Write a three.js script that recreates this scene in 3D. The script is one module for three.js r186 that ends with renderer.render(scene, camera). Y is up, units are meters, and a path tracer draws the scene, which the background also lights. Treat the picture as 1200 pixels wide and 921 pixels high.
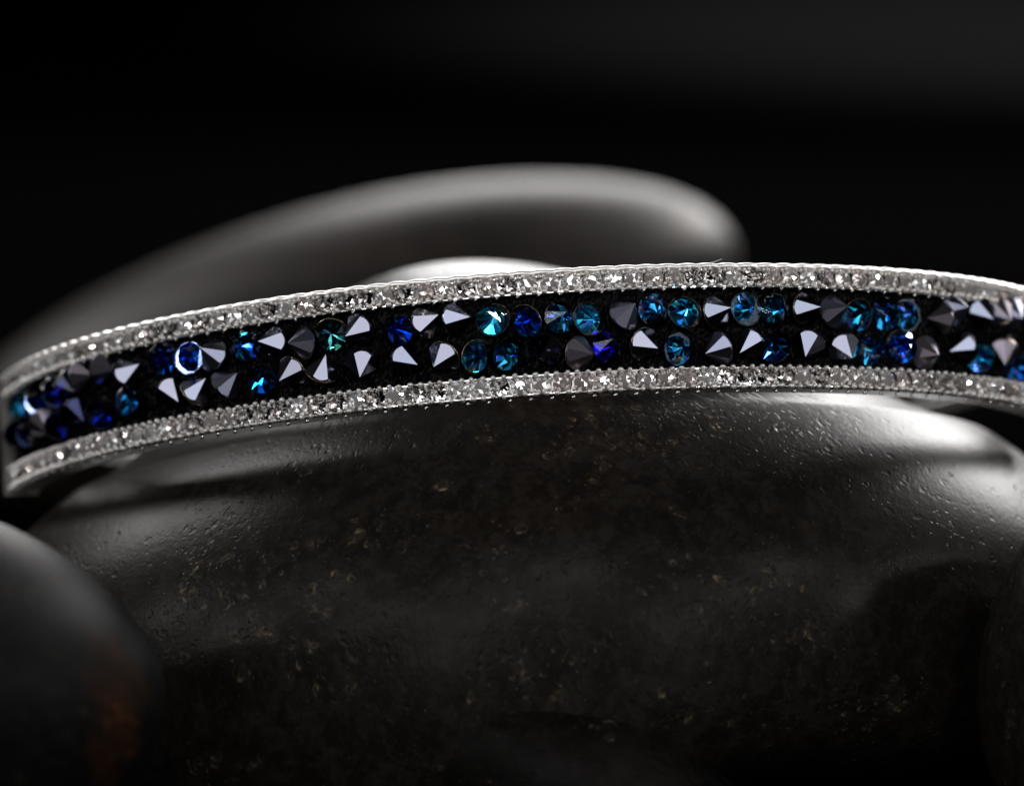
import * as THREE from 'three';
import { mergeGeometries } from 'three/addons/utils/BufferGeometryUtils.js';

// ------------------------------------------------------------------ camera, lamps, exposure
// The close-up is 50 mm wide. Shapes are written in steps of 1/24 mm and brought to metres with U.
const U = 1 / 24000, DIST = 6240 * U, PITCH = THREE.MathUtils.degToRad(10), TABLE = 0.02625;
const scene = new THREE.Scene();
scene.background = new THREE.Color(0, 0, 0);
const camera = new THREE.PerspectiveCamera(2 * THREE.MathUtils.radToDeg(Math.atan(460.5 / 6240)), 1200 / 921, 0.01, 5);
const tiltQ = new THREE.Quaternion().setFromAxisAngle(new THREE.Vector3(1, 0, 0), -PITCH);
const AIM = new THREE.Vector3(0, TABLE, 0);                       // the point looked at: 26 mm above the table
const world = (x, y, z) => new THREE.Vector3(x, y, z).multiplyScalar(U).applyQuaternion(tiltQ).add(AIM);
camera.position.copy(world(0, 0, 6240));
camera.quaternion.copy(tiltQ);
camera.focus = 6265 * U;
camera.userData.fStop = camera.getFocalLength() / 5.4;             // an aperture 5.4 mm across
scene.add(camera);
const renderer = new THREE.WebGLRenderer({ antialias: true });
renderer.toneMapping = THREE.LinearToneMapping;
renderer.toneMappingExposure = 1;
renderer.shadowMap.enabled = true;

function softbox(name, x, y, z, tx, ty, tz, w, h, color, strength) {
  const l = new THREE.RectAreaLight(color, strength, w * U, h * U);
  l.name = name; l.position.copy(world(x, y, z)); l.lookAt(world(tx, ty, tz)); scene.add(l);
  return l;
}
softbox('front_softbox', -500, 2500, 5600, 0, 0, 0, 3200, 2500, new THREE.Color(1, 0.97, 1), 1.9);
softbox('overhead_softbox', 4300, 4000, -5400, 350, -50, -300, 3000, 2400, new THREE.Color(1, 0.98, 0.97), 19);
softbox('overhead_softbox', -3500, 3900, -3400, -450, -150, -300, 1900, 2400, new THREE.Color(1, 0.98, 0.97), 9);
softbox('back_softbox', 1300, 2900, -6400, 0, 100, -700, 4600, 1500, new THREE.Color(1, 0.98, 0.97), 12);
softbox('side_softbox', -5200, 1200, 1600, -300, -100, -100, 1800, 2600, new THREE.Color(0.88, 0.93, 1), 0.8);
softbox('side_softbox', 5200, 1200, 1800, 300, -100, -100, 1800, 2600, new THREE.Color(1, 0.95, 0.95), 0.9);
softbox('added_low_fill', 2200, -1150, 5000, 100, -250, 0, 2600, 600, new THREE.Color(1, 0.97, 0.94), 1.6);  // added fill from below, in place of bounce off the table
const tableSpot = new THREE.SpotLight(new THREE.Color(1, 0.97, 0.96), 9, 0, THREE.MathUtils.degToRad(13), 1, 2);  // added spot: makes a soft grey pool on the table far behind
tableSpot.name = 'added_table_spot'; tableSpot.position.set(0.12, 0.45, -0.3); tableSpot.target.position.set(0.075, 0, -0.42); tableSpot.castShadow = true; scene.add(tableSpot, tableSpot.target);
// small unseen lamps, added for pin-point sparkle in the stones and beads
for (const [az, el] of [[-34, 18], [38, 22], [4, 38], [-66, 18], [68, 16], [-88, 24], [88, 22], [-52, 32], [54, 34], [-17, 8], [23, 10]]) {
  const a = THREE.MathUtils.degToRad(az), e = THREE.MathUtils.degToRad(el), d = 5200;
  softbox('added_sparkle_lamp', d * Math.sin(a) * Math.cos(e), d * Math.sin(e), d * Math.cos(a) * Math.cos(e), 0, 0, 0, 300, 300, new THREE.Color(1, 0.97, 0.94), 54);
}

// ------------------------------------------------------------------ helpers
let seed = 7;
const rnd = () => { seed = (seed + 0x6d2b79f5) | 0; let t = Math.imul(seed ^ (seed >>> 15), 1 | seed); t = (t + Math.imul(t ^ (t >>> 7), 61 | t)) ^ t; return ((t ^ (t >>> 14)) >>> 0) / 4294967296; };
const rr = (a, b) => a + (b - a) * rnd();
const taken = {};
const numbered = (n) => { const k = taken[n] = (taken[n] ?? -1) + 1; return k ? n + '_' + String(k).padStart(3, '0') : n; };
function part(name, geometry, material, parent, scope) {
  const m = new THREE.Mesh(geometry, material);
  m.name = numbered(name); m.castShadow = m.receiveShadow = true; parent.add(m);
  return m;
}
const flat = (tris) => {                                             // flat-shaded triangles from [a, b, c] arrays of points
  const g = new THREE.BufferGeometry(), p = new Float32Array(tris.length * 9);
  tris.forEach((t, i) => t.forEach((v, k) => p.set(v, i * 9 + k * 3)));
  g.setAttribute('position', new THREE.BufferAttribute(p, 3)); g.computeVertexNormals();
  return g;
};
// noise that repeats every n cells
function lattice(n) { const t = new Float32Array(n * n); for (let i = 0; i < n * n; i++) t[i] = rnd(); return t; }
function sampleLattice(t, n, u, v) {
  const x = u * n, y = v * n, xi = Math.floor(x), yi = Math.floor(y), fx = x - xi, fy = y - yi, s = fx * fx * (3 - 2 * fx), q = fy * fy * (3 - 2 * fy);
  const a = ((xi % n) + n) % n, b = (a + 1) % n, c = ((yi % n) + n) % n, d = (c + 1) % n;
  return (t[c * n + a] * (1 - s) + t[c * n + b] * s) * (1 - q) + (t[d * n + a] * (1 - s) + t[d * n + b] * s) * q;
}
function dataTexture(data, n, srgb) {
  const t = new THREE.DataTexture(data, n, n, THREE.RGBAFormat);
  t.wrapS = t.wrapT = THREE.RepeatWrapping; t.magFilter = THREE.LinearFilter; t.minFilter = THREE.LinearFilter;
  if (srgb) t.colorSpace = THREE.SRGBColorSpace;
  t.needsUpdate = true;
  return t;
}

// ------------------------------------------------------------------ stone surface: fine grain, shallow pits with dusty rims, pale mineral threads
const TILE = 1300;                                                   // one repeat of the textures, in 1/24 mm
const pits = [];
for (let i = 0; i < 17000; i++) pits.push([rnd(), rnd(), 1.3 + 5.5 * rnd() ** 3, rr(0.82, 1.25), rnd() * 6.28, rr(0.25, 1), rnd()]);
function stoneTextures(N) {
  const h = new Float32Array(N * N), dust = new Float32Array(N * N), L = [[5, 0.5], [11, 0.4], [24, 0.3], [60, 0.3], [150, 0.4], [380, 0.45]].map(([n, a]) => [lattice(n), n, a]);
  const patch = lattice(7), patch2 = lattice(17);
  for (let y = 0; y < N; y++) for (let x = 0; x < N; x++) {
    let s = 0; for (const [t, n, a] of L) s += (sampleLattice(t, n, x / N, y / N) - 0.5) * a;
    h[y * N + x] = s * 0.4;
  }
  const k = N / TILE;
  const where = lattice(9), where2 = lattice(31);
  for (const [u, v, r, sq, turn, deep, kind] of pits) {
    if (0.6 * sampleLattice(where, 9, u, v) + 0.4 * sampleLattice(where2, 31, u, v) < 0.3 + 0.4 * kind) continue;          // pits come in patches
    const pr = r * k, R = Math.ceil(pr * 2.2), cx = u * N, cy = v * N, c = Math.cos(turn), s = Math.sin(turn);
    for (let j = -R; j <= R; j++) for (let i = -R; i <= R; i++) {
      const wob = sampleLattice(L[4][0], 150, (cx + i) / N, (cy + j) / N) - 0.5, wob2 = sampleLattice(L[4][0], 150, (cy + j) / N + 0.37, (cx + i) / N) - 0.5;
      const px = (i * c + j * s) / sq + wob * pr * 1.3, py = (-i * s + j * c) * sq + wob2 * pr * 1.3, d = Math.hypot(px, py) / pr + 0.1 * Math.sin(2 * Math.atan2(py, px) + kind * 9);
      if (d > 1.9) continue;
      const at = ((Math.floor(cy + j) % N + N) % N) * N + (Math.floor(cx + i) % N + N) % N;
      h[at] += (d < 1 ? -(1 - d * d) : 0) * deep * 0.6 + Math.exp(-((d - 1.15) ** 2) * 18) * 0.05 * deep;
      if (kind > 0.6) dust[at] = Math.max(dust[at], Math.exp(-((d - 0.9) ** 2) * 5) * (0.35 + 0.65 * Math.max(0, Math.sin(Math.atan2(py, px) + kind * 20))) * deep * 0.5 * sampleLattice(L[5][0], 380, (cx + i) / N, (cy + j) / N) * 2);
    }
  }
  for (let w = 0; w < 60; w++) {                                      // threads
    let x = rnd() * N, y = rnd() * N, a = rnd() * 6.28;
    for (let i = 0, n = rr(30, 260); i < n; i++) {
      a += rr(-0.22, 0.22); x += Math.cos(a); y += Math.sin(a);
      const at = ((Math.floor(y) % N + N) % N) * N + (Math.floor(x) % N + N) % N;
      dust[at] = Math.max(dust[at], rr(0.05, 0.45) * (rnd() < 0.5 ? 1 : 0.15));
    }
  }
  for (let i = 0; i < 5000; i++) { const at = Math.floor(rnd() * (N * N - N - 2)), q = rnd() ** 4; dust[at] = Math.max(dust[at], q); if (rnd() < 0.4) { dust[at + 1] = dust[at + N] = dust[at]; } }
  const b = new Uint8Array(N * N * 4), c = new Uint8Array(N * N * 4);
  for (let y = 0; y < N; y++) for (let x = 0; x < N; x++) {
    const i = y * N + x, v = Math.max(0, Math.min(255, 140 + h[i] * 150));
    b[i * 4] = b[i * 4 + 1] = b[i * 4 + 2] = v; b[i * 4 + 3] = 255;
    const m = sampleLattice(patch, 7, x / N, y / N) * 0.6 + sampleLattice(patch2, 17, x / N, y / N) * 0.4, d = dust[i];
    const wu = x / N + 0.012 * sampleLattice(L[2][0], 24, x / N, y / N) + 0.004 * sampleLattice(L[3][0], 60, y / N, x / N), wv = y / N + 0.012 * sampleLattice(L[2][0], 24, y / N, x / N) + 0.004 * sampleLattice(L[3][0], 60, x / N, y / N);
    const f = 150 + 150 * Math.max(0, 0.5 * sampleLattice(L[4][0], 150, wu, wv) + 0.6 * sampleLattice(L[3][0], 60, wu, wv) + 0.5 * sampleLattice(L[5][0], 380, wu, wv) - 0.55);
    c[i * 4] = Math.min(255, f + 40 * m); c[i * 4 + 1] = Math.min(255, f + 26 * m); c[i * 4 + 2] = Math.min(255, f + 18 * m); c[i * 4 + 3] = 255;
    // the dust is far paler than the rock: the rock is scaled down so that dust keeps its own colour
    const rock = 0.2, w = Math.min(1, d);
    for (let q = 0; q < 3; q++) c[i * 4 + q] = Math.round(c[i * 4 + q] * rock * (1 - w) + [196, 178, 150][q] * w);
  }
  return [dataTexture(b, N, false), dataTexture(c, N, true)];
}
const [pitMap, rockMap] = stoneTextures(2048);

function pebbleGeometry(rx, ry, rz, o = {}) {
  const g = new THREE.SphereGeometry(1, o.cols ?? 300, o.rows ?? 200), p = g.attributes.position, uv = g.attributes.uv, rough = o.rough ?? 0.03, ph = o.phase ?? 0, v = new THREE.Vector3();
  const e = o.square ?? 1;
  for (let i = 0; i < p.count; i++) {
    v.fromBufferAttribute(p, i);
    const sgn = (t) => Math.sign(t) * Math.abs(t) ** e;
    const w = Math.hypot(v.x, v.z) || 1;
    let n = 1 + rough * (Math.sin(2.3 * v.x + ph) * Math.cos(1.9 * v.y - ph * 2) + 0.6 * Math.sin(3.7 * v.z + 2.1 * v.y + ph * 3) + 0.35 * Math.sin(6.1 * v.x - 4.3 * v.z + ph * 5) * Math.cos(5.2 * v.y + ph));
    const ey = o.box ? o.box + (1 - o.box) * Math.min(1, Math.abs(v.x / w) * 1.15) ** 2.2 : 1, W = w ** ey, Y = Math.sign(v.y) * Math.abs(v.y) ** ey;
    let [x, y, z] = [sgn(v.x / w) * W * rx * n, Y * ry * n, sgn(v.z / w) * W * rz * n];
    if (o.shape) [x, y, z] = o.shape(x, y, z, v);
    p.setXYZ(i, x * U, y * U, z * U);
    uv.setXY(i, uv.getX(i) * Math.round(2 * Math.PI * (o.wrap ?? rx) / TILE) + (o.du ?? 0), uv.getY(i) * Math.PI * (o.wrapV ?? o.wrap ?? rx) / TILE + (o.dv ?? 0));
  }
  if (o.paintedGlow || o.mottle) {                                                      // an irregular patch of orange reflection, painted into the vertex colours
    const [sx, sy, sz, size, ...rgb] = o.paintedGlow ?? [0, 0, 0, 1, 1, 1, 1], c = new Float32Array(p.count * 3).fill(1);
    for (let i = 0; i < p.count; i++) {
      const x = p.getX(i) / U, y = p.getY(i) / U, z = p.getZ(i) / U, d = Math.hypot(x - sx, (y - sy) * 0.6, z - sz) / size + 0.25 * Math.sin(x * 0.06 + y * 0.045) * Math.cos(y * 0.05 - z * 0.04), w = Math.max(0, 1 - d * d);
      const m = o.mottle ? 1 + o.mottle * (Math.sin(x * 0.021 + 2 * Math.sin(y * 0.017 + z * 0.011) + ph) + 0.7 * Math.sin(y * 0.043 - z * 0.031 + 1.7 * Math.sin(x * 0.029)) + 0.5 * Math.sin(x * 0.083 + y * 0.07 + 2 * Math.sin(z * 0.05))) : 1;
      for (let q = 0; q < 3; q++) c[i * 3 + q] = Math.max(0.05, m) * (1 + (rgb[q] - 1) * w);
    }
    g.setAttribute('color', new THREE.BufferAttribute(c, 3));
  }
  g.computeVertexNormals();
  // close the seam of the normals
  const n = g.attributes.normal, W = (o.cols ?? 300) + 1;
  for (let r = 0; r < n.count / W; r++) {
    const a = r * W, b = r * W + W - 1, s = new THREE.Vector3(n.getX(a) + n.getX(b), n.getY(a) + n.getY(b), n.getZ(a) + n.getZ(b)).normalize();
    n.setXYZ(a, s.x, s.y, s.z); n.setXYZ(b, s.x, s.y, s.z);
  }
  return g;
}
function stone(name, label, category, at, turn, geometry, material, group) {
  const m = part(name, geometry, material, scene);
  m.position.copy(world(...at)); m.quaternion.copy(tiltQ).multiply(new THREE.Quaternion().setFromEuler(new THREE.Euler(...turn)));
  m.userData = { label, category, ...(group ? { group } : {}) };
  return m;
}
const stoneMat = (o) => new THREE.MeshPhysicalMaterial({ map: rockMap, bumpMap: pitMap, bumpScale: 1.1 * U, roughness: 0.45, metalness: 0, ...o });
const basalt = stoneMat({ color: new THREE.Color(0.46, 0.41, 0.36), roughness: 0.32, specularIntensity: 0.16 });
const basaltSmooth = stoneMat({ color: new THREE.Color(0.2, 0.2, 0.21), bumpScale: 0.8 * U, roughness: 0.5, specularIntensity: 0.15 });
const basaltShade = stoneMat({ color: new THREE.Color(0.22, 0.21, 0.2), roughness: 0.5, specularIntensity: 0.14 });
const basaltGlow = basaltSmooth.clone(); basaltGlow.vertexColors = true;  // vertex colours carry the painted orange reflection
const greyStone = stoneMat({ vertexColors: true, color: new THREE.Color(0.55, 0.47, 0.42), specularIntensity: 0.62, specularColor: new THREE.Color(1, 0.94, 0.9), bumpScale: 1 * U, roughness: 0.5 });

// ------------------------------------------------------------------ setting: table top and dark backdrop
{
  const t = new THREE.PlaneGeometry(1.6, 1.4, 1, 1); t.rotateX(-Math.PI / 2);
  const m = part('table_top', t, new THREE.MeshPhysicalMaterial({ specularIntensity: 0, color: new THREE.Color(0.0009, 0.0009, 0.0009), roughness: 0.95 }), scene);
  m.position.set(0, 0, -0.2); m.userData.kind = 'structure';
  const b = new THREE.PlaneGeometry(1.4, 0.6, 160, 60), p = b.attributes.position;
  for (let i = 0; i < p.count; i++) { const x = p.getX(i), y = p.getY(i); p.setZ(i, 0.018 * Math.sin(x * 17 + y * 6) + 0.012 * Math.sin(x * 31 - y * 13 + 1)); }
  b.computeVertexNormals();
  const w = part('backdrop', b, new THREE.MeshStandardMaterial({ color: new THREE.Color(0.03, 0.03, 0.031), roughness: 0.9, side: THREE.DoubleSide }), scene);
  w.position.set(0, 0.301, -0.6); w.userData.kind = 'structure';
}

// ------------------------------------------------------------------ stones
const ringQ = new THREE.Quaternion().setFromEuler(new THREE.Euler(-0.15, 0, 0.0655, 'ZXY'));        // how the bracelet sits on the stone, seen from the camera
const big = stone('black_pebble', 'broad pitted black stone inside the bracelet, its pale top rising behind the band', 'stone', [0, 0, 0], [0, 0, 0],
  pebbleGeometry(785, 450, 785, { cols: 480, rows: 340, rough: 0.012, phase: 0.6, wrap: 815, wrapV: 540,
    shape: (x, y, z, v) => {
      if (y > 286) { const k = y - 286, q = k / 164; return [x * (1 - 0.3 * q ** 0.6) - 78 * q, 286 + k * 1.7, z]; }
      const low = 190 + 120 * (1 - THREE.MathUtils.smoothstep(x, -100, 300)), t = -y / 450;          // flatter below, blending in at the widest place
      return [x, y > 0 ? y : -(450 * t * (1 - t) ** 2 + low * (1 - (1 - t) ** 2) * Math.min(1, 0.55 + 0.45 * t)), z];
    } }), basalt);
big.quaternion.copy(tiltQ).multiply(ringQ);
big.position.copy(world(27, 70, 0)).add(new THREE.Vector3(-20, -360, -704).multiplyScalar(U).applyQuaternion(big.quaternion));
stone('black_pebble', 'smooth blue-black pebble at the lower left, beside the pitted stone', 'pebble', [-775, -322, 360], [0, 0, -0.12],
  pebbleGeometry(385, 225, 300, { phase: 2.2, rough: 0.02, du: 0.37, dv: 0.21, paintedGlow: [340, 10, 120, 62, 5, 2.2, 1] }), basaltGlow);
stone('black_pebble', 'black pebble cut off at the right edge, under the right end of the bracelet', 'pebble', [818, -345, 30], [0, 0, 0.06],
  pebbleGeometry(270, 292, 230, { phase: 3.3, rough: 0.02, du: 0.63, dv: 0.4, wrap: 420 }), basalt);
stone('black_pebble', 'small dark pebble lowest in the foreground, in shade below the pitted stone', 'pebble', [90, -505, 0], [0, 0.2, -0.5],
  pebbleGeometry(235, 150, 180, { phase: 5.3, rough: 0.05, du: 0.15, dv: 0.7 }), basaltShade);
stone('grey_pebble', 'large blurred grey pebble standing behind the bracelet', 'pebble', [-280, 70, -2600], [0, 0.1, 0.265],
  pebbleGeometry(680, 238, 330, { phase: 1.4, rough: 0.012, mottle: 0.22, du: 0.5, dv: 0.1 }), greyStone);

// ------------------------------------------------------------------ bracelet
const R = 700, HALF = 74, TOP_IN = 43, LOW_IN = -47, FROM = -76, TO = 72;
const silver = new THREE.MeshPhysicalMaterial({ color: new THREE.Color(0.86, 0.84, 0.82), metalness: 1, roughness: 0.22 });
const beadSilver = new THREE.MeshPhysicalMaterial({ color: new THREE.Color(0.93, 0.91, 0.89), metalness: 0.66, roughness: 0.33 });
const darkMetal = new THREE.MeshPhysicalMaterial({ color: new THREE.Color(0.22, 0.215, 0.21), metalness: 1, roughness: 0.5 });
const darkGirdle = new THREE.MeshPhysicalMaterial({ color: new THREE.Color(0.02, 0.02, 0.03), metalness: 1, roughness: 0.3 });
const gold = new THREE.MeshPhysicalMaterial({ color: new THREE.Color(0.5, 0.38, 0.25), metalness: 1, roughness: 0.3 });
const rad = THREE.MathUtils.degToRad;
const bracelet = new THREE.Group(); bracelet.name = 'bracelet';
bracelet.position.copy(world(27, 70, 0));
bracelet.quaternion.copy(tiltQ).multiply(ringQ);
bracelet.userData = { label: 'silver bangle with two rows of blue-black pointed crystals between clear stone borders', category: 'bracelet' };
scene.add(bracelet);
const bandPoint = (t, v, r) => [(R + r) * Math.sin(t) * U, v * U, ((R + r) * Math.cos(t) - R) * U];
function bandFrame(t) { const n = new THREE.Vector3(Math.sin(t), 0, Math.cos(t)), e = new THREE.Vector3(Math.cos(t), 0, -Math.sin(t)); return { n, e, u: new THREE.Vector3(0, 1, 0) }; }
// sweeps a closed outline of [v, r] points round the ring; ripple(t, k) moves point k
function sweep(outline, t0, t1, steps, ripple) {
  const pos = [], idx = [], m = outline.length, whole = t1 - t0 >= 2 * Math.PI - 1e-6;
  for (let i = 0; i <= steps; i++) {
    const t = t0 + (t1 - t0) * i / steps;
    outline.forEach(([v, r], k) => { const [dv, dr] = ripple ? ripple(t, k) : [0, 0]; pos.push(bandPoint(t, v + dv, r + dr)); });
  }
  const tris = [], quad = (a, b, c, d) => { tris.push([pos[a], pos[b], pos[c]], [pos[a], pos[c], pos[d]]); };
  for (let i = 0; i < steps; i++) for (let k = 0; k < m; k++) { const q = (k + 1) % m; quad(i * m + k, i * m + q, (i + 1) * m + q, (i + 1) * m + k); }
  if (!whole) for (const [row, s] of [[0, 1], [steps, -1]]) for (let k = 1; k < m - 1; k++) { const a = [row * m, row * m + k, row * m + k + 1]; if (s > 0) a.reverse(); tris.push(a.map((x) => pos[x])); }
  return flat(tris);
}
const A0 = rad(FROM), A1 = rad(TO);
// metal body: a U channel for the crystals between two raised borders, plain at the back
part('band', sweep([[70, -46], [-70, -46], [-73, -42], [-73.5, -12], [-72, -5], [-70.5, -5], [-70, -14], [-51, -14], [-50.5, -5], [-48.5, -5], [-48, -12], [-48, -24], [47, -24], [47, -12], [47.5, -5], [49.5, -5], [50, -14], [66.5, -14], [67, -5], [70, -5], [73.5, -12], [73.5, -42]], A0, A1, 220), silver, bracelet);
part('band', sweep([[42, -36], [26, -36], [22, -30], [22, -18], [26, -12], [42, -12], [46, -18], [46, -30]], A1 + 0.002, A0 + 2 * Math.PI - 0.002, 160), darkMetal, bracelet).userData.label = 'plain narrow back half';
{
  const cols = 900, rows = 26, heights = [], tris = [], at = (i, k) => bandPoint(A0 + 0.004 + (A1 - A0 - 0.008) * i / cols, -47.5 + 94 * k / rows, heights[i * (rows + 1) + k]);
  for (let i = 0; i <= cols; i++) for (let k = 0; k <= rows; k++) heights.push(-12 + rr(-0.7, 0.7) + 1.6 * Math.sin(i * 0.31 + 2 * Math.sin(k * 0.6)) * Math.sin(k * 0.55 + i * 0.07));
  for (let i = 0; i < cols; i++) for (let k = 0; k < rows; k++) tris.push([at(i, k), at(i + 1, k), at(i + 1, k + 1)], [at(i, k), at(i + 1, k + 1), at(i, k + 1)]);
  part('crystal_bed', flat(tris), new THREE.MeshPhysicalMaterial({ color: new THREE.Color(0.0015, 0.0015, 0.002), roughness: 0.25, specularIntensity: 0.07 }), bracelet);
}
part('end_plate', sweep([[-77, -40], [-77, 2.5], [77, 2.5], [77, -40]], A0 - 0.012, A0 - 0.003, 1), darkMetal, bracelet);
const STEP = 25 / R, scallop = (t) => Math.abs(Math.sin(t / STEP * Math.PI));
part('rim', sweep([[72.5, -12], [69, -4], [69.2, -0.5], [70.3, 1.6], [72, 1.6], [74, 0], [75, -3], [75.4, -8], [75, -14]], A0, A1, 1500, (t, k) => k > 1 && k < 7 ? [0.9 * scallop(t), 1.6 * scallop(t) - 0.4] : [0, 0]), beadSilver, bracelet);

// beads along the edges of both borders, and the little claws under them
const beadShape = new THREE.IcosahedronGeometry(1, 1), beads = [], claws = [];
function put(list, geometry, t, v, r, sx, sy, sz, spin = 0, pitch = 0) {
  const { n, e, u } = bandFrame(t), g = geometry.clone(), m = new THREE.Matrix4().makeBasis(e, u, n);
  g.applyMatrix4(new THREE.Matrix4().makeRotationFromEuler(new THREE.Euler(pitch, 0, spin)).multiply(new THREE.Matrix4().makeScale(sx * U, sy * U, sz * U)));
  g.applyMatrix4(m); g.translate(...bandPoint(t, v, r)); list.push(g);
}
const count = Math.floor((A1 - A0) / STEP) - 1;
const stoneSpots = [];
for (let i = 0; i < count; i++) {
  const t = A0 + (i + 1) * STEP;
  stoneSpots.push([t, 60], [t + STEP * 0.3, -60.5]);
  for (const [v, off, size, lift] of [[68, 0, 2.6, 1.5], [49, 0, 3.1, 2], [-49, 0.3, 3.1, 2], [-72, 0.3, 3.1, 2]])
    for (const s of [-0.27, 0.23]) put(beads, beadShape, t + (off + s + rr(-0.04, 0.04)) * STEP, v + rr(-0.8, 0.8), lift - 3, size * rr(0.85, 1.3), size * rr(0.8, 1.05), size * 1.3, rr(-0.3, 0.5));
  for (const [v, off] of [[60, 0.5], [-60.5, 0.8]]) for (const s of [-7.6, 7.6]) put(beads, beadShape, t + off * STEP, v + s, -2.5, 2.1, 2.6, 3.4, rr(-0.3, 0.3));
  for (const [v, off] of [[45, 0.45], [-78, 0.75]]) {
    put(claws, beadShape, t + off * STEP, v + 0.6, -4.5, 3, 2, 2.4, 0.6);
  }
}
const strip = (g) => { g.deleteAttribute('uv'); return g; };
const smooth = (list) => mergeGeometries(list.map((g) => strip(g)));
const beading = part('beading', smooth(beads), beadSilver, bracelet); beading.userData.kind = 'stuff';
const claw = part('claw_setting', smooth(claws), silver, bracelet); claw.userData.kind = 'stuff';

// clear brilliant-cut border stones, four cuts of them
function brilliant() {
  const tris = [], P = (a, r, h) => [Math.cos(a) * r * U, (h + rr(-0.65, 0.65)) * U, Math.sin(a) * r * U], n = 8;
  const table = [], star = [], girdle = [];
  for (let k = 0; k < n; k++) { table.push(P((k + 0.5) * 6.2832 / n, 5.6, 4.2)); star.push(P(k * 6.2832 / n, 8.8, 2.6)); }
  for (let k = 0; k < 2 * n; k++) girdle.push(P(k * 6.2832 / (2 * n), 12.4, -0.6));
  const mid = [0, (4.2 + rr(-0.5, 0.3)) * U, 0], low = [0, -9 * U, 0];
  for (let k = 0; k < n; k++) {
    const k1 = (k + 1) % n;
    tris.push([table[k1], table[k], mid]);
    tris.push([table[k], table[(k + 1) % n], star[k1]]);
    tris.push([table[k], star[k1], girdle[2 * k + 1]], [table[k], girdle[2 * k + 1], star[k]]);
    tris.push([star[k], girdle[2 * k + 1], girdle[2 * k]], [star[k1], girdle[(2 * k + 2) % 16], girdle[2 * k + 1]]);
    tris.push([girdle[2 * k], girdle[2 * k + 1], low], [girdle[2 * k + 1], girdle[(2 * k + 2) % 16], low]);
  }
  return flat(tris.map((t) => {                                       // face outwards
    const [a, b, c] = t.map((x) => new THREE.Vector3(...x)), nn = b.clone().sub(a).cross(c.clone().sub(a));
    return nn.dot(a.clone().add(b).add(c)) < 0 ? [t[0], t[2], t[1]] : t;
  }));
}
const cuts = [0, 1, 2, 3, 4, 5].map(brilliant);
const clears = [[0.95, 0.93, 0.91], [0.88, 0.84, 0.82], [0.82, 0.75, 0.73], [0.97, 0.97, 0.97]].map((c, i) => new THREE.MeshPhysicalMaterial({ color: new THREE.Color(...c), metalness: 0.74, roughness: [0.04, 0.06, 0.08, 0.12][i] }));
const zircon = new THREE.MeshPhysicalMaterial({ color: new THREE.Color(1, 0.98, 0.97), transmission: 1, thickness: 1, ior: 1.6, roughness: 0 });
function setOnBand(o, t, v, r, leanDir, lean, spin) {
  const { n, e, u } = bandFrame(t), h = e.clone().multiplyScalar(Math.cos(leanDir)).addScaledVector(u, Math.sin(leanDir));
  const y = n.clone().multiplyScalar(Math.cos(lean)).addScaledVector(h, Math.sin(lean)), x = h.multiplyScalar(Math.cos(lean)).addScaledVector(n, -Math.sin(lean));
  o.quaternion.setFromRotationMatrix(new THREE.Matrix4().makeBasis(x, y, x.clone().cross(y))).multiply(new THREE.Quaternion().setFromAxisAngle(new THREE.Vector3(0, 1, 0), -spin));
  o.position.set(...bandPoint(t, v, r));
}
stoneSpots.forEach(([t, v], i) => {
  const s = part('clear_stone', cuts[Math.floor(rnd() * 6)], rnd() < 0.27 ? zircon : clears[Math.floor(rnd() ** 1.4 * 4)], bracelet);
  setOnBand(s, t, v, -4.5, rnd() * 6.28, rnd() * 0.22, rnd() * 6.28); s.scale.setScalar(v > 0 ? 0.93 : 0.96);
});

// pointed crystals: an eight-sided point cut out of a round stone, a gilt girdle, and in the see-through ones a faceted foil
function pointGeometry(r, slope, n = 8) {
  const tris = [], tints = [], tan = Math.tan(slope), H = r * tan, f = Math.PI / n, S = 6;
  for (let k = 0; k < n; k++) {
    const arc = [];
    for (let s = 0; s <= S; s++) { const a = -f + 2 * f * s / S, h = H - r * Math.cos(a) * tan; arc.push([Math.cos(2 * f * k + a) * r * U, h * U, Math.sin(2 * f * k + a) * r * U]); }
    for (let s = 0; s < S; s++) {
      tris.push([[0, H * U, 0], arc[s + 1], arc[s]]);
      const lo = (q) => [q[0], -2 * U, q[2]];
      tris.push([arc[s], arc[s + 1], lo(arc[s + 1])], [arc[s], lo(arc[s + 1]), lo(arc[s])]);
    }
    tris.push([[0, -2 * U, 0], [arc[0][0], -2 * U, arc[0][2]], [arc[S][0], -2 * U, arc[S][2]]]);
    const v = rr(0.72, 1.12), w = rr(-0.05, 0.05);                    // each facet took the coating a little differently
    for (let i = tints.length; i < tris.length; i++) tints.push([v * (1 + w), v, v * (1 - w * 0.6)]);
  }
  const g = flat(tris), c = new Float32Array(tris.length * 9);
  tints.forEach((t, i) => { for (let k = 0; k < 3; k++) c.set(t, i * 9 + k * 3); });
  g.setAttribute('color', new THREE.BufferAttribute(c, 3));
  return g;
}
function girdleGeometry(r) {
  return new THREE.LatheGeometry([[r * 0.5, -10.5], [r * 0.97, -3], [r * 1.015, -2.6], [r * 1.015, -1.2], [r * 0.99, -1.1], [r * 0.98, -2.2], [r * 0.9, -4]].map(([x, y]) => new THREE.Vector2(x * U, y * U)), 24);
}
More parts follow.
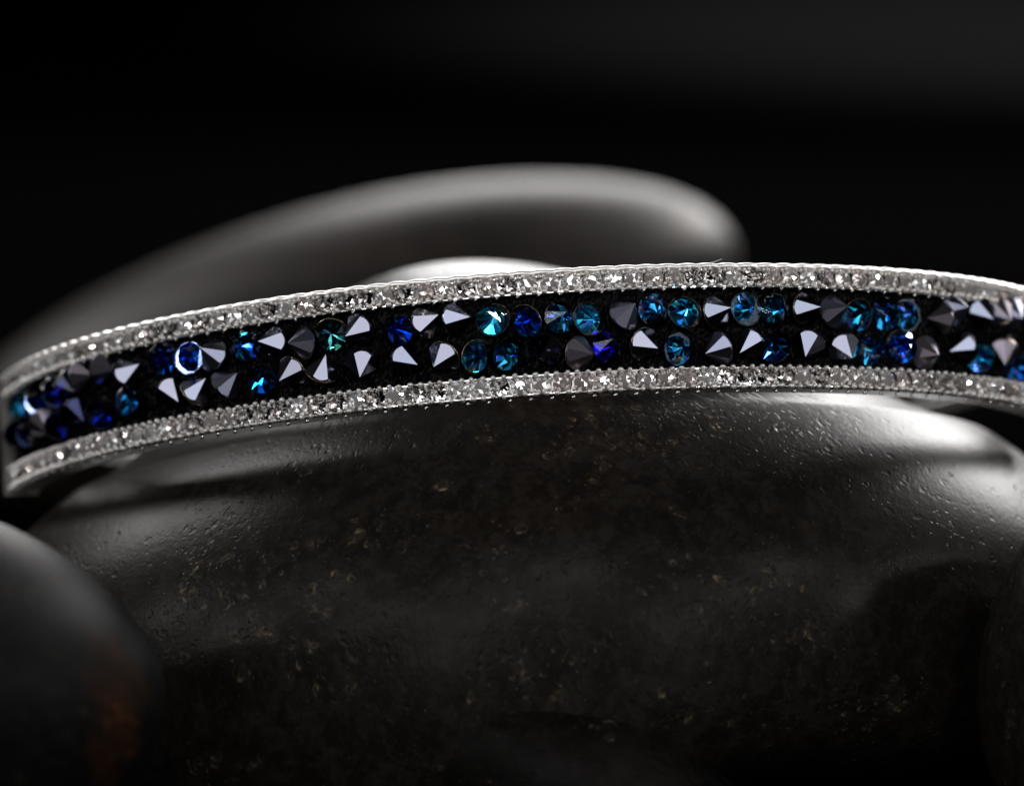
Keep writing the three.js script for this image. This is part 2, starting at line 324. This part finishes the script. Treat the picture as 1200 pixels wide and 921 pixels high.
function foilGeometry(r) {                                            // a shallow funnel of unequal facets
  const n = 13, tris = [], P = (k, q, h) => { const a = (k + rr(-0.25, 0.25)) * 6.2832 / n; return [Math.cos(a) * r * q * U, (h + rr(-1.6, 1.6)) * U, Math.sin(a) * r * q * U]; };
  const rim = [], mid = [], c = [rr(-2, 2) * U, -4 * U, rr(-2, 2) * U];
  for (let k = 0; k < n; k++) { rim.push(P(k, 0.98, 8)); mid.push(P(k + 0.5, rr(0.35, 0.6), 2)); }
  for (let k = 0; k < n; k++) {
    const q = (k + 1) % n;
    tris.push([c, mid[q], mid[k]], [mid[k], mid[q], rim[q]], [mid[k], rim[q], rim[k]]);
    tris.push([rim[k], rim[q], [0, -7 * U, 0]]);
  }
  const g = flat(tris), c3 = new Float32Array(tris.length * 9);          // the coating shifts in hue from facet to facet
  for (let i = 0; i < tris.length; i++) { const v = rr(0.45, 1.15), w = rnd(), tint = [v * (w > 0.8 ? 2 : 0.8), v * (w > 0.8 ? 0.35 : rr(0.6, 1.25)), v]; for (let k = 0; k < 3; k++) c3.set(tint, i * 9 + k * 3); }
  g.setAttribute('color', new THREE.BufferAttribute(c3, 3));
  return g;
}
const SLOPE = rad(50), points = {}, girdles = {}, foils = [0, 1, 2, 3, 4, 5, 6].map(() => foilGeometry(18));
const coat = (r, g, b, rough = 0.16) => new THREE.MeshPhysicalMaterial({ color: new THREE.Color(r, g, b), metalness: 1, roughness: rough, vertexColors: true });
const coats = { lilac: coat(0.26, 0.277, 0.35), slate: coat(0.25, 0.26, 0.35, 0.3), mauve: coat(0.24, 0.22, 0.26, 0.3), navy_coat: coat(0.05, 0.06, 0.13) };
const foilCoat = (r, g, b, rough = 0.09) => new THREE.MeshPhysicalMaterial({ color: new THREE.Color(r, g, b), metalness: 1, roughness: rough, vertexColors: true });
const foilCoats = { sky: foilCoat(0.09, 0.74, 0.97), blue: foilCoat(0.02, 0.3, 0.88), indigo: foilCoat(0.05, 0.03, 0.6), navy: foilCoat(0.02, 0.05, 0.32), cyan: foilCoat(0.08, 0.78, 0.92, 0.13), aqua: foilCoat(0.12, 0.95, 0.95, 0.2), teal: foilCoat(0.03, 0.45, 0.55), green: foilCoat(0.15, 0.5, 0.42), black: foilCoat(0.03, 0.02, 0.02) };
const shell = (r, g, b) => new THREE.MeshPhysicalMaterial({ color: new THREE.Color(r, g, b), transmission: 1, thickness: 0, roughness: 0.04, ior: 2 });
const shells = { cool: shell(0.75, 0.88, 1), deep: shell(0.6, 0.7, 1) };
const CRYSTALS = [  // kind, degrees round the ring, height on the band, lean direction, lean, spin, radius, and for see-through ones the foil's lean direction and lean
  ['sky', -69.6, 26.7, 11, 40, -47, 17, -16, 98],
  ['navy', -64.1, 21.3, 9, 41, 95, 17, 1, 98],
  ['navy', -59.5, 23.0, 0, 27, -123, 18.5, -10, 91],
  ['navy', -55.5, 24.6, -36, 71, 13, 18.5, 42, 25],
  ['mauve', -53.7, 31.6, -9, 107, -150, 18.5],
  ['mauve', -49.3, 31.9, -16, 86, -139, 18.5],
  ['lilac', -45.7, 16.8, 25, 94, 160, 18.5],
  ['blue', -40.2, 26.7, -47, 20, 143, 18.5, -38, 56],
  ['blue', -36.9, 21.7, 22, 11, -26, 18.5, -5, 70],
  ['slate', -33.6, 18.5, 117, 22, 137, 18.5],
  ['teal', -29.9, 23.1, -21, 5, 38, 18.5, -15, 61],
  ['lilac', -26.5, 20.9, 170, 24, 171, 18.5],
  ['slate', -23.2, 15.5, 179, 30, 198, 18.5],
  ['green', -20.2, 23.3, -78, 42, 0, 18.5, -43, 44],
  ['lilac', -17.3, 23.1, -144, 36, -172, 18.5],
  ['blue', -13.4, 17.3, -179, 14, -156, 18.5, -15, 46],
  ['lilac', -10.7, 22.8, 20, 60, 180, 18.5],
  ['lilac', -7.7, 23.6, 1, 57, -172, 18.5],
  ['cyan', -4.0, 21.2, 126, 17, -131, 18.5, -114, 32],
  ['blue', -0.9, 15.4, -135, 34, -126, 18.5, -19, 34],
  ['sky', 2.6, 17.8, 22, 18, 154, 18.5, -142, 37],
  ['aqua', 5.4, 14.9, 14, 22, 54, 18.5, -162, 42],
  ['slate', 8.8, 16.3, 46, 39, -145, 18.5],
  ['sky', 11.8, 21.9, 15, 11, 138, 18.5, 158, 50],
  ['sky', 14.9, 18.9, 83, 16, 88, 18.5, -142, 45],
  ['lilac', 18.1, 16.7, 13, 28, -165, 18.5],
  ['sky', 21.3, 21.1, 2, 7, -115, 18.5, 168, 60],
  ['sky', 24.5, 20.3, -65, 5, -14, 18.5, 174, 63],
  ['lilac', 27.8, 20.8, -3, 18, -178, 18.5],
  ['slate', 31.1, 19.1, 38, 9, -118, 18.5],
  ['sky', 34.1, 15.8, -94, 15, -99, 18.5, -167, 69],
  ['sky', 37.4, 19.5, -125, 17, 101, 18.5, -146, 60],
  ['cyan', 40.6, 20.6, -157, 11, 154, 18.5, -168, 76],
  ['mauve', 45.5, 20.2, -178, 99, 193, 18.5],
  ['slate', 47.3, 32.8, -22, 4, 162, 18.5],
  ['lilac', 52.2, 32.3, -118, 29, 88, 18.5],
  ['mauve', 55.6, 35.3, -120, 30, 82, 18.5],
  ['slate', 58.2, 39.5, -132, 32, 68, 18.5],
  ['navy', -71.6, -5.2, 22, 60, 138, 17, -16, 100],
  ['navy', -67.6, -11.9, 11, 39, -34, 17, 1, 102],
  ['mauve', -62.1, -11.1, -45, 81, -104, 18.5],
  ['navy', -58.4, -19.9, 25, 60, 110, 18.5, -29, 76],
  ['navy_coat', -54.8, -9.8, -45, 91, -130, 18.5],
  ['navy', -50.1, -23.0, 16, 68, -16, 18.5, -44, 48],
  ['teal', -45.3, -16.2, -25, 74, -11, 18.5, -6, 8],
  ['lilac', -39.4, -15.3, -42, 73, -147, 18.5],
  ['lilac', -36.1, -22.0, 37, 80, 159, 18.5],
  ['slate', -32.4, -19.7, 31, 81, 186, 18.5],
  ['teal', -28.1, -19.0, 35, 35, -66, 18.5, -51, 43],
  ['lilac', -24.8, -17.0, -120, 32, -155, 18.5],
  ['lilac', -21.4, -20.9, 61, 61, 156, 18.5],
  ['lilac', -17.2, -17.7, -86, 47, -159, 18.5],
  ['lilac', -12.9, -17.8, -27, 58, -169, 18.5],
  ['lilac', -9.0, -19.3, -128, 43, -176, 18.5],
  ['sky', -5.7, -21.9, -23, 37, -67, 18.5, -157, 31],
  ['cyan', -2.6, -23.7, -39, 32, -66, 18.5, -179, 35],
  ['black', 0.9, -20.5, -126, 36, -121, 18.5, 2, 33],
  ['mauve', 4.2, -26.2, -18, 38, 202, 18.5],
  ['indigo', 7.0, -20.6, 60, 18, 140, 18.5, -179, 45],
  ['lilac', 10.6, -19.2, -35, 36, 175, 18.5],
  ['sky', 14.0, -25.7, -26, 22, 46, 18.5, -157, 48],
  ['slate', 18.2, -25.8, -161, 72, 166, 18.5],
  ['lilac', 21.5, -21.3, -148, 69, 159, 18.5],
  ['teal', 24.0, -24.9, 153, 46, 5, 18.5, -121, 38],
  ['lilac', 27.8, -21.1, -126, 60, 143, 18.5],
  ['lilac', 31.9, -25.3, -98, 37, 130, 18.5],
  ['sky', 35.3, -25.1, -111, 25, 29, 18.5, -162, 68],
  ['blue', 39.2, -18.9, -126, 18, 165, 18.5, -134, 47],
  ['mauve', 42.6, -24.6, -98, 15, 128, 18.5],
  ['lilac', 48.7, -14.1, -169, 101, 164, 18.5],
  ['cyan', 51.1, -22.0, 168, 71, -150, 18.5, -137, 44],
  ['mauve', 55.8, -12.3, -127, 66, 101, 18.5],
  ['teal', 57.9, -27.4, 155, 58, -12, 18.5, -141, 50],
  ['navy', 63.9, 29.8, 161, 78, 102, 17, -154, 38],
  ['navy', 67.0, 26.7, -168, 94, 161, 17, -156, 41],
  ['blue', 61.5, -29.4, -133, 47, -104, 17, 163, 97],
  ['blue', 64.7, -30.5, -157, 33, 64, 17, 163, 101],
];
for (const [kind, deg, v, ld, lean, spin, r, fd, fl] of CRYSTALS) {
  const clear = fd !== undefined, t = rad(deg);
  const size = r * 1.1, sides = kind === 'lilac' ? (rnd() < 0.5 ? 6 : 7) : 8, key = size + '/' + sides + '/' + Math.floor(rnd() * 5);
  points[key] ??= pointGeometry(size, SLOPE, sides); girdles[r] ??= girdleGeometry(size);
  const c = part('crystal', points[key], clear ? shells[kind === 'sky' || kind === 'cyan' || kind === 'aqua' || kind === 'green' ? 'cool' : 'deep'] : coats[kind], bracelet);
  setOnBand(c, t, v, -6, rad(ld), rad(lean), rad(spin));
  part('girdle', girdles[r], rnd() < 0.3 ? gold : darkGirdle, c);
  if (clear) {
    const f = new THREE.Object3D(); setOnBand(f, t, v, -6, rad(fd), rad(fl), rnd() * 6.28);
    const foil = part('facet_foil', foils[Math.floor(rnd() * foils.length)], foilCoats[kind], c);
    foil.quaternion.copy(c.quaternion).invert().multiply(f.quaternion); foil.position.set(0, 2.5 * U, 0);
  }
}

// ------------------------------------------------------------------ a fibre of lint on the rim
{
  const pts = [[812, 311, -8], [824, 309, -4], [838, 306, 0], [848, 302.5, 2]].map(([x, y, z]) => world(x - 600, 460.5 - y, z - 45));
  const m = part('lint_fibre', new THREE.TubeGeometry(new THREE.CatmullRomCurve3(pts), 24, 0.5 * U, 6), new THREE.MeshStandardMaterial({ color: 0xd8d4d0, roughness: 0.8 }), scene);
  m.userData = { label: 'tiny pale fibre of lint sticking up from the top rim of the bracelet', category: 'lint' };
}

renderer.render(scene, camera);
